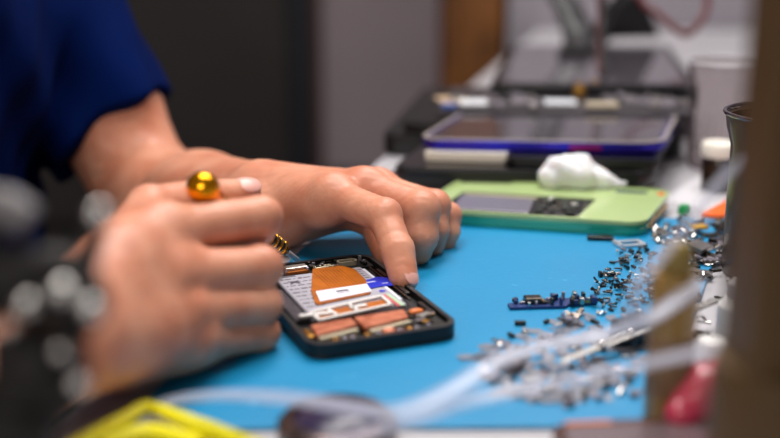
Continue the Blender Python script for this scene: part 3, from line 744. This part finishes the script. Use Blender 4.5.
# ------------------------------------------------------------------ small blue board, sim tray, slot cover
o = empty('circuit_board', 'narrow blue circuit board with dark chips on the bare mat', 'board', P(551, 309)+Vector((0, 0, MZ)), .10); o.scale = (1.18, 1.3, 1.5)
M_bpcb = mat('blue_solder_mask', (30, 52, 104), .35, var=.2, vscale=300)
MB().prism([(-.0215, -.0045), (.006, -.0050), (.008, -.0025), (.0225, -.0015), (.0225, .0050), (-.013, .0055), (-.015, .002), (-.0215, .001)], 0, .0011).build('substrate', M_bpcb, o)
rnd = random.Random(31)
MB().box((-.009, .001, .0023), (.0085, .0055, .0024), bev=.0006).build('chip', M_dsteel, o)
for i in range(30):
    hh_ = rnd.uniform(.0010, .0032)
    MB().box((rnd.uniform(-.019, .021), rnd.uniform(-.0035, .004), .0011+hh_/2), (rnd.uniform(.0010, .0034), rnd.uniform(.0009, .0022), hh_), rz=rnd.choice([0, 1.57]), bev=.0002).build('component', rnd.choice([M_bpcb, M_bpcb, M_dsteel, M_lam, M_steel, M_gold if i < 8 else M_blackp]), o)
for i in range(8): MB().box((.010+.0014*i, -.0022, .0016), (.0007, .0012, .001)).build('gold_pin', M_gold, o)

o = MB(); 
st_ = empty('sim_tray', 'silver card tray with rectangular opening at the corner of the green phone', 'tray', P(629, 248)+Vector((0, 0, MZ+.0003)), math.radians(14))
MB().frame(rrect(.0205, .0130, .0015), rrect(.0135, .0066, .0008), 0, .0012).build('tray_frame', mat('matte_silver', (206, 206, 210), .35, .7), st_)
MB().box((-.0085, 0, .0012), (.002, .0135, .0022), bev=.0004).build('face_plate', MATS['matte_silver'], st_)
sc_ = MB().box((0, 0, .0014), (.018, .006, .0026), bev=.0005).box((.004, 0, .003), (.006, .003, .0008)).build('connector', M_blackp, None, False, P(600, 243)+Vector((0, 0, MZ)), (0, 0, -.12))
tag(sc_, 'flat black connector left of the silver card tray', 'connector')

# tweezers
tw = empty('tweezers', 'polished steel tweezers lying across the scattered parts behind the vial', 'tweezers')
a0 = P(560, 362, .007); a1_ = P(716, 300, .016)
dv = (a1_-a0); sdv = Vector((-dv.y, dv.x, 0)).normalized()
for sgn in (1, -1):
    pts = [a0+sdv*.0008*sgn, a0.lerp(a1_, .3)+sdv*.0018*sgn, a0.lerp(a1_, .65)+sdv*.0026*sgn, a1_+sdv*.0008*sgn]
    MB().tube(pts, .002, 10, .45, radii=[.0006, .0014, .0018, .0020]).build('arm', M_steel, tw, True)
for t in (.24, .42):
    MB().sphere(a0.lerp(a1_, t)+sdv*-.0008+Vector((0, 0, .0010)), .0021).build('glint_bead', M_bright, tw, True)  # bright beads added in place of two highlights on the arms
# tweezers rest on a small block of parts
# ------------------------------------------------------------------ scattered parts
def proto_mesh(builder, smooth=False):
    o = builder.build('tmp', None, None, smooth); me = o.data; bpy.data.objects.remove(o); return me
def poly_pick(poly, rn):
    xs = [p_[0] for p_ in poly]; ys = [p_[1] for p_ in poly]
    while True:
        x = rn.uniform(min(xs), max(xs)); y = rn.uniform(min(ys), max(ys)); ins = False; j = len(poly)-1
        for i in range(len(poly)):
            if (poly[i][1] > y) != (poly[j][1] > y) and x < (poly[j][0]-poly[i][0])*(y-poly[i][1])/(poly[j][1]-poly[i][1])+poly[i][0]: ins = not ins
            j = i
        if ins: return x, y
def screwmesh(l, r, hr):
    m = MB().cone((0, 0, 0), (l, 0, 0), r, r*.85, 10).cone((-.0009, 0, 0), (0.0001, 0, 0), hr, hr*.9, 14)
    k = 0
    while .0006*k < l-.0006: m.cone((.0003+.0006*k, 0, 0), (.0005+.0006*k, 0, 0), r*1.3, r*1.1, 10); k += 1
    return proto_mesh(m)
me_s1 = screwmesh(.0034, .0006, .0013); me_s2 = screwmesh(.0056, .0007, .0015)
m = MB().box((0, 0, .0003), (.0078, .0046, .0006)).box((.0040, 0, .0012), (.0006, .0046, .0022)).cone((-.0018, 0, .0005), (-.0018, 0, .0011), .0013, .0011, 12).box((-.0040, .0026, .0003), (.002, .0018, .0006))
me_br = proto_mesh(m)
m = MB().box((0, 0, .0012), (.0080, .0062, .0004)).box((.0040, 0, .0006), (.0004, .0062, .0012)).box((-.0040, 0, .0006), (.0004, .0062, .0012)).box((0, .0031, .0006), (.0080, .0004, .0012)).box((0, -.0031, .0006), (.0080, .0004, .0012))
me_sh = proto_mesh(m)
m = MB(); 
ring = [(.0030*math.cos(2*math.pi*i/24), .0030*math.sin(2*math.pi*i/24)) for i in range(24)]; ring2 = [(x*.5, y*.5) for x, y in ring]
m.frame(ring, ring2, 0, .0007); me_ri = proto_mesh(m)
m = MB().box((0, 0, .0008), (.0052, .0022, .0016), bev=.0002)
for i in range(6): m.box((-.0020+.0008*i, 0, .0008), (.0003, .0030, .0004))
me_cn = proto_mesh(m)
m = MB().tube([(-.003, 0, .0006), (-.001, .0004, .0006), (.001, 0, .0022), (.0032, -.0004, .0010)], .0011, 6, .25, sub=4); me_sp = proto_mesh(m)
m = MB().prism([(-.004, -.002), (.001, -.0032), (.005, -.001), (.0035, .0028), (-.001, .002), (-.0045, .003)], 0, .0003); me_fi = proto_mesh(m)
M_film = mat('clear_film', (160, 162, 172), .3, trans=.35, coat=.2, alpha=.6)
ZA = [(590, 302), (606, 268), (620, 254), (650, 252), (655, 300), (630, 318), (600, 312)]          # screw drift
ZB = [(650, 232), (672, 224), (728, 226), (724, 262), (702, 292), (690, 318), (660, 312), (645, 262)]  # right heap
ZC = [(470, 362), (500, 340), (560, 322), (610, 312), (650, 316), (650, 400), (560, 410), (510, 404), (480, 384)]  # front scatter
CNT = {}
def scat(me, mats, zone, n, name, label, cat, grp, rn, zr=(0, .0012), tilt=.35, sc=(.8, 1.25)):
    used = 0
    for i in range(n):
        u, v = poly_pick(zone, rn); p = P(u, v)
        key_ = (id(zone), round(p.x/.0045), round(p.y/.0045)); lvl = CNT.get(key_, 0); CNT[key_] = lvl+1
        if lvl > 2: continue
        if name+str(i % len(mats)) not in PM:
            mm = me if i % len(mats) == 0 else me.copy(); mm.materials.clear(); mm.materials.append(mats[i % len(mats)]); PM[name+str(i % len(mats))] = mm
        o = bpy.data.objects.new(name, PM[name+str(i % len(mats))]); COL.objects.link(o)
        s1 = rn.uniform(*sc); o.scale = (s1, s1, s1)
        tl = tilt*(1 if lvl else .15)
        o.rotation_euler = (rn.uniform(-tl, tl), rn.uniform(-tl, tl), rn.uniform(0, 6.28))
        o.location = (p.x, p.y, TT+MZ+lvl*.0018+(zr[1] if 'screw' in name else .0002))
        tag(o, label, cat, grp)
PM = {}
rn = random.Random(77)
heapA = 'in the drift of screws and bits by the card tray'
scat(me_s1, [M_dsteel, M_steel], ZA, 90, 'small_screw', 'tiny steel screw lying '+heapA, 'screw', 'tiny screws by the card tray', rn, tilt=.5, sc=(.6, 1.0))
scat(me_s2, [M_dsteel, M_blackp], ZA, 26, 'long_screw', 'longer dark screw lying '+heapA, 'screw', 'longer dark screws by the card tray', rn, tilt=.5, sc=(.65, 1.0))
scat(me_cn, [M_dsteel, M_lam], ZA, 24, 'pin_connector', 'tiny pin connector lying '+heapA, 'connector', 'pin connectors by the card tray', rn, sc=(.5, .9))
scat(me_br, [M_dsteel, M_steel, M_dsteel], ZB, 60, 'metal_bracket', 'small bent metal bracket in the heap beside the brown cup', 'bracket', 'brackets in the heap by the cup', rn, sc=(.8, 1.6))
scat(me_sh, [M_steel, M_dsteel], ZB, 26, 'shield_can', 'small square shield can in the heap beside the brown cup', 'shield', 'shield cans in the heap by the cup', rn, sc=(.7, 1.3))
scat(me_s2, [M_dsteel, M_steel], ZB, 50, 'steel_screw', 'short steel screw in the heap beside the brown cup', 'screw', 'screws in the heap by the cup', rn)
scat(me_sp, [M_dsteel, M_steel, M_dsteel], ZB, 30, 'spring_contact', 'small curved spring contact in the heap beside the brown cup', 'contact', 'spring contacts in the heap by the cup', rn, sc=(1, 1.8))
scat(me_fi, [M_film], ZC, 110, 'film_scrap', 'scrap of clear protective film in the front scatter of parts', 'film', 'film scraps in the front scatter', rn, tilt=.6, sc=(.7, 1.5))
scat(me_sp, [M_steel, M_lam], ZC, 60, 'metal_sliver', 'bent silvery metal sliver in the front scatter of parts', 'sliver', 'metal slivers in the front scatter', rn, sc=(.6, 1.2))
scat(me_cn, [M_dsteel, M_blackp, M_lam], ZC, 55, 'chip_connector', 'tiny dark or grey connector in the front scatter of parts', 'connector', 'connectors in the front scatter', rn, sc=(.5, 1.1))
scat(me_br, [M_lam, M_dsteel], ZC, 26, 'thin_bracket', 'thin metal bracket in the front scatter of parts', 'bracket', 'brackets in the front scatter', rn, sc=(.5, 1.1))
def one(me, m, u, v, name, label, cat, sc=1, rz=0, h=.0004, tx=0):
    mm = me.copy(); mm.materials.clear(); mm.materials.append(m)
    o = bpy.data.objects.new(name, mm); COL.objects.link(o); o.location = P(u, v)+Vector((0, 0, MZ+h)); o.scale = (sc,)*3; o.rotation_euler = (tx, 0, rz)
    return tag(o, label, cat)
one(me_ri, M_bright, 686, 268, 'washer', 'shiny round steel washer lying flat in the right heap', 'washer', 1.2, 0, .0040)
one(me_sh, M_steel, 698, 258, 'shield_plate', 'largest flat grey shield plate, above the shiny washer', 'shield', 1.9, .8, .0045, .2)
one(me_br, M_dsteel, 727, 236, 'angle_bracket', 'large dark angle bracket leaning at the foot of the brown cup', 'bracket', 2.4, .9, .004, .3)
one(me_sh, mat('yellow_foil', (206, 160, 40), .35, .4), 698, 236, 'yellow_shield', 'yellow foil covered shield at the back of the right heap', 'shield', 1.3, .3, .0035)
for i, (u, v, s1, lb) in enumerate([(520, 329, 1.0, 'black speck of a chip left of the film scraps'), (546, 327, .7, 'black chip just below the blue circuit board'), (511, 341, .8, 'leftmost black chip beside the film scraps')]):
    one(me_cn, M_blackp, u, v, 'chip', lb, 'chip', s1*1.2, i)
one(me_s2, M_blackp, 601, 280, 'pin', 'dark straight pin left of the screw drift', 'pin', 1.7, .05, .0012)
o = MB().box((0, 0, .006), (.022, .016, .012), bev=.002).box((.004, .002, .0128), (.010, .008, .0016), bev=.0004).box((-.010, -.006, .004), (.008, .010, .006), rz=.4, bev=.001).build('camera_module', M_blackp, None, False, P(634, 345)+Vector((0, 0, MZ)), (0, 0, .5)); tag(o, 'black camera module under the steel tweezers', 'module')
MBm = MB().box((0, 0, .003), (.014, .009, .006), bev=.001).cone((0, 0, .006), (0, 0, .008), .003, .003, 16)
o = MBm.build('speaker_module', mat('brown_grey_part', (96, 80, 78), .5), None, False, P(508, 374)+Vector((0, 0, MZ)), (0, 0, -.5)); tag(o, 'brownish speaker module at left front of the scatter', 'module')

# ------------------------------------------------------------------ translucent tubing in front
M_tube = mat('translucent_tubing', (206, 212, 232), .35, trans=.2, alpha=.38, coat=.1)
def tubing(label, pts, r, flat=.35):
    o = MB().tube(pts, r, 12, flat).build('plastic_strip', M_tube, None, True); return tag(o, label, 'strip')
tubing('milky plastic strip curving along the front edge of the blue mat', [P(128, 424, .006), P(160, 404, .010), P(215, 395, .020), (P(290, 398, .030)), P(360, 409, .034), P(400, 411, .036), P(450, 391, .040), P(500, 360, .044), P(540, 346, .046), P(600, 334, .05), P(650, 318, .058), P(700, 282, .07)], .0054)
tubing('milky plastic strip crossing in front of the scattered parts towards the post', [P(330, 444, .020), P(400, 424, .030), P(470, 400, .036), P(540, 386, .040), P(610, 372, .05), P(680, 356, .06), P(760, 342, .07)], .0048)
tubing('milky plastic strip rising from the vial to the top right', [Q(632, 330, .43), Q(640, 282, .43), Q(668, 248, .43), Q(700, 208, .425), Q(735, 165, .42), Q(800, 110, .41)], .0042)

# ------------------------------------------------------------------ yellow pliers, loupe, bronze phone, red bulb
M_yel = mat('yellow_grip', (232, 222, 16), .4, var=.04)
M_gry = mat('grey_grip', (170, 166, 168), .5)
yp = empty('pliers', 'yellow-handled pliers lying on the white bench at lower left', 'pliers')
MB().tube([P(66, 452, .008), P(92, 437, .008), P(122, 421, .009), P(146, 407, .010), P(155, 411, .010)], .005, 12, .9, radii=[.0042, .0042, .004, .0034, .0025]).build('handle', M_yel, yp, True)
MB().tube([P(156, 409, .010), P(182, 421, .009), P(215, 433, .008), P(260, 452, .008)], .005, 12, .9, radii=[.003, .0046, .0048, .0048]).build('handle', M_yel, yp, True)
MB().tube([P(104, 442, .006), P(150, 433, .006), P(200, 446, .006)], .005, 12, .8).build('grip_pad', M_yel, yp, True)
MB().tube([P(140, 427, .007), P(156, 420, .008), P(185, 433, .007)], .0018, 10).build('grip_insert', mat('dark_grip', (120, 116, 124), .5), yp, True)
MB().tube([P(148, 407, .008), P(148, 398, .006)], .002, 10, radii=[.003, .001]).build('tip', M_steel, yp, True)

lp = P(338, 441, .0); 
lo_ = empty('loupe', 'round bronze magnifying loupe with violet glass at bottom centre', 'magnifier', lp)
MB().lathe([(0, 0), (.024, 0), (.0262, .003), (.0262, .009), (.023, .012), (.0195, .0125), (.019, .010), (0, .010)], 48).build('loupe_ring', mat('dark_bronze', (92, 80, 78), .25, .85), lo_, True)
MB().lathe([(0, .0155), (.008, .0150), (.015, .0135), (.0188, .0108), (0, .0102)], 40).build('lens', mat('violet_glass', (44, 38, 66), .25, spec=.4), lo_, True)

bz = mat('amber_brown_back', (120, 56, 18), .3, rgb2=(64, 40, 30), vscale=22, coat=.7)
a = P(548, 420, .010); b_ = P(760, 412, .010)
d = b_-a; ang = math.atan2(d.y, d.x); mid = (a+b_)/2-Vector((-math.sin(ang), math.cos(ang), 0))*.04
bp_ = empty('bronze_phone', 'glossy amber brown phone lying at the bottom right corner', 'phone', (mid.x, mid.y, TT+.0004), ang)
MB().prism(rrect(d.length, .08, .009), 0, .0085, bev=.002).build('casing', bz, bp_, True)
MB().prism(rrect(d.length-.008, .066, .006), .0087, .0098).build('back_glass', mat('pale_back_glass', (120, 104, 108), .2, coat=.6), bp_)
for x in (-.03, .018): MB().box((x, .0375, .0086), (.020, .003, .0012), bev=.0004).build('orange_glow', mat('amber_glow', (206, 110, 30), .4), bp_)  # orange glow along the edge, put in as coloured bars

rb = empty('rubber_blower', 'crimson rubber blower bulb leaning beside the vial at lower right', 'blower')
M_rr = mat('crimson_rubber', (206, 40, 84), .25, rgb2=(216, 90, 104), vscale=30, coat=.6)
ra_, rb_ = P(680, 414, .012), P(730, 366, .026)
V, Fq = mesh_sdf(U(.006, Cone(ra_, ra_.lerp(rb_, .45), .0068, .0108), Cone(ra_.lerp(rb_, .45), rb_, .0108, .0068)), (.08, .40, TT-.01), (.22, .6, TT+.06), .0012)
V[:, 2] = np.maximum(V[:, 2], TT+.0004)
link('bulb', np_mesh('bulb', V, Fq), M_rr, rb)
MB().cone(rb_, rb_.lerp(ra_, -.35), .0048, .0030, 18).build('nozzle', mat('pale_pink', (226, 200, 204), .4), rb)
p = P(704, 392)
o = MB().lathe([(0, 0), (.0085, 0), (.0095, .002), (.009, .018), (.006, .024), (0, .025)], 28).build('white_pot', M_white, None, True, P(708, 386)); tag(o, 'white plastic pot behind the crimson blower', 'pot')
for i, (u, v) in enumerate(((727, 300), (722, 318), (704, 322), (697, 335), (716, 340), (733, 282), (706, 350), (724, 395), (727, 407))):
    mm = (me_br, me_cn, me_sp)[i % 3].copy(); mm.materials.clear(); mm.materials.append((M_dsteel, M_blackp, M_steel)[i % 3])
    o = bpy.data.objects.new('loose_part', mm); COL.objects.link(o); o.location = P(u, v)+Vector((0, 0, .0003)); o.scale = (1.3,)*3; o.rotation_euler = (0, 0, i*1.3)
    tag(o, 'small metal part loose on the white bench beyond the mat edge', 'part', 'loose parts on the white bench')

# ------------------------------------------------------------------ foreground post at right
pc = Q(800, 219, .345)
po = empty('microscope_post', 'tall brown metal post filling the right edge of the view', 'post', (pc.x, pc.y, TT))
M_post = mat('brown_painted_metal', (84, 62, 32), .5, .1, var=.08, vscale=10)
MB().box((0, 0, .30), (.034, .034, .58), bev=.003).build('column', M_post, po)
MB().box((0, 0, .006), (.08, .08, .010), bev=.003).build('foot', M_post, po)
MB().lathe([(0, .042), (.0225, .042), (.0235, .046), (.0235, .074), (.0225, .078), (0, .078)], 40).build('collar', M_post, po, True)

# ------------------------------------------------------------------ clamp stand at lower left
cs = empty('clamp_stand', 'black articulated clamp stand with shiny screws, blurred at lower left', 'clamp', (Q(30, 560, .33).x, Q(30, 560, .33).y, TT))
csl = cs.location
M_cl = mat('black_clamp_metal', (16, 12, 10), .7, 0)
def cq(u, v, d): return Q(u, v, d)-csl
MB().lathe([(0, 0), (.020, 0), (.021, .002), (.021, .008), (.016, .011), (0, .011)], 36).build('base', M_cl, cs, True)
MB().cone((0, 0, .011), cq(38, 372, .328), .006, .006, 16).build('upright', M_cl, cs, True)
MB().tube([cq(38, 372, .328), cq(70, 340, .328), cq(66, 300, .328), cq(86, 262, .328), cq(97, 218, .328)], .005, 12, radii=[.008, .006, .008, .004, .0028]).build('arm', M_cl, cs, True)
MB().tube([cq(66, 300, .328), cq(30, 300, .328), cq(-8, 262, .328), cq(-30, 225, .328)], .006, 12, radii=[.008, .008, .007, .006]).build('arm', M_cl, cs, True)
MB().tube([cq(38, 372, .328), cq(60, 352, .328), cq(78, 384, .328), cq(40, 420, .328)], .005, 12).build('arm', M_cl, cs, True)
MB().tube([cq(10, 330, .328), cq(24, 372, .328), cq(20, 418, .328), cq(-10, 460, .328)], .010, 12, radii=[.006, .011, .013, .012]).build('arm', M_cl, cs, True)
MB().tube([cq(-20, 300, .328), cq(14, 282, .328), cq(50, 268, .328), cq(92, 276, .328)], .007, 12, radii=[.009, .009, .007, .005]).build('arm', M_cl, cs, True)
MB().sphere(cq(38, 372, .328), .013).build('joint', M_cl, cs, True)
MB().sphere(cq(78, 300, .328), .010).build('joint', M_cl, cs, True)
MB().tube([cq(-20, 205, .328), cq(8, 208, .328), cq(26, 222, .328)], .006, 12).build('cable_sleeve', mat('grey_sleeve', (110, 106, 108), .5), cs, True)
for u, v, r in ((98, 214, .0030), (27, 305, .0034), (62, 291, .0038), (90, 308, .0034), (61, 352, .0026), (78, 384, .0028), (8, 330, .002)):
    c = cq(u, v, .3190)
    MB().sphere(c, r, n=24).build('screw', M_bright, cs, True)

# ------------------------------------------------------------------ lights
def area(name, loc, target, size, power, col, sy=None):
    L = bpy.data.lights.new(name, 'AREA'); L.energy = power; L.color = col; L.size = size
    if sy: L.shape = 'RECTANGLE'; L.size_y = sy
    o = bpy.data.objects.new(name, L); COL.objects.link(o); o.location = loc
    o.rotation_euler = (Vector(target)-Vector(loc)).to_track_quat('-Z', 'Y').to_euler(); return o
area('bench_lamp_light', (-.10, .62, TT+.85), (-.02, .62, TT), .42, 4.9, (1, .96, .93), .42)
area('bench_lamp_light', (.36, .86, TT+.85), (0.2, .75, TT), .2, 3.0, (1, .96, .93), .4)
area('front_fill_light', (-.35, -.65, TT+.75), (-.1, .5, TT), .6, 5.0, (1, .93, .86), .5)  # fill light added behind the camera to lift the lower-left shadow
area('ceiling_panel_light', (.2, 2.0, 2.68), (-.1, 2.3, 0), 1.2, 50, (1, .96, .94), .6)
wd = bpy.data.worlds.new('World'); SC.world = wd; wd.use_nodes = True
wd.node_tree.nodes['Background'].inputs[0].default_value = (.95, .97, 1, 1); wd.node_tree.nodes['Background'].inputs[1].default_value = .16

# ------------------------------------------------------------------ camera
cd = bpy.data.cameras.new('Camera'); co = bpy.data.objects.new('Camera', cd); COL.objects.link(co)
cd.lens = 50; cd.sensor_width = 36; cd.clip_start = .01; cd.clip_end = 30
co.location = (0, 0, TT+CAMH); co.rotation_euler = (math.radians(90)-PITCH, 0, 0)
cd.dof.use_dof = True; cd.dof.focus_distance = .665; cd.dof.aperture_fstop = 2.7
SC.camera = co
SC.view_settings.view_transform = 'Standard'; SC.view_settings.look = 'None'; SC.view_settings.gamma = 1
SC.view_settings.use_curve_mapping = False; SC.view_settings.exposure = .25
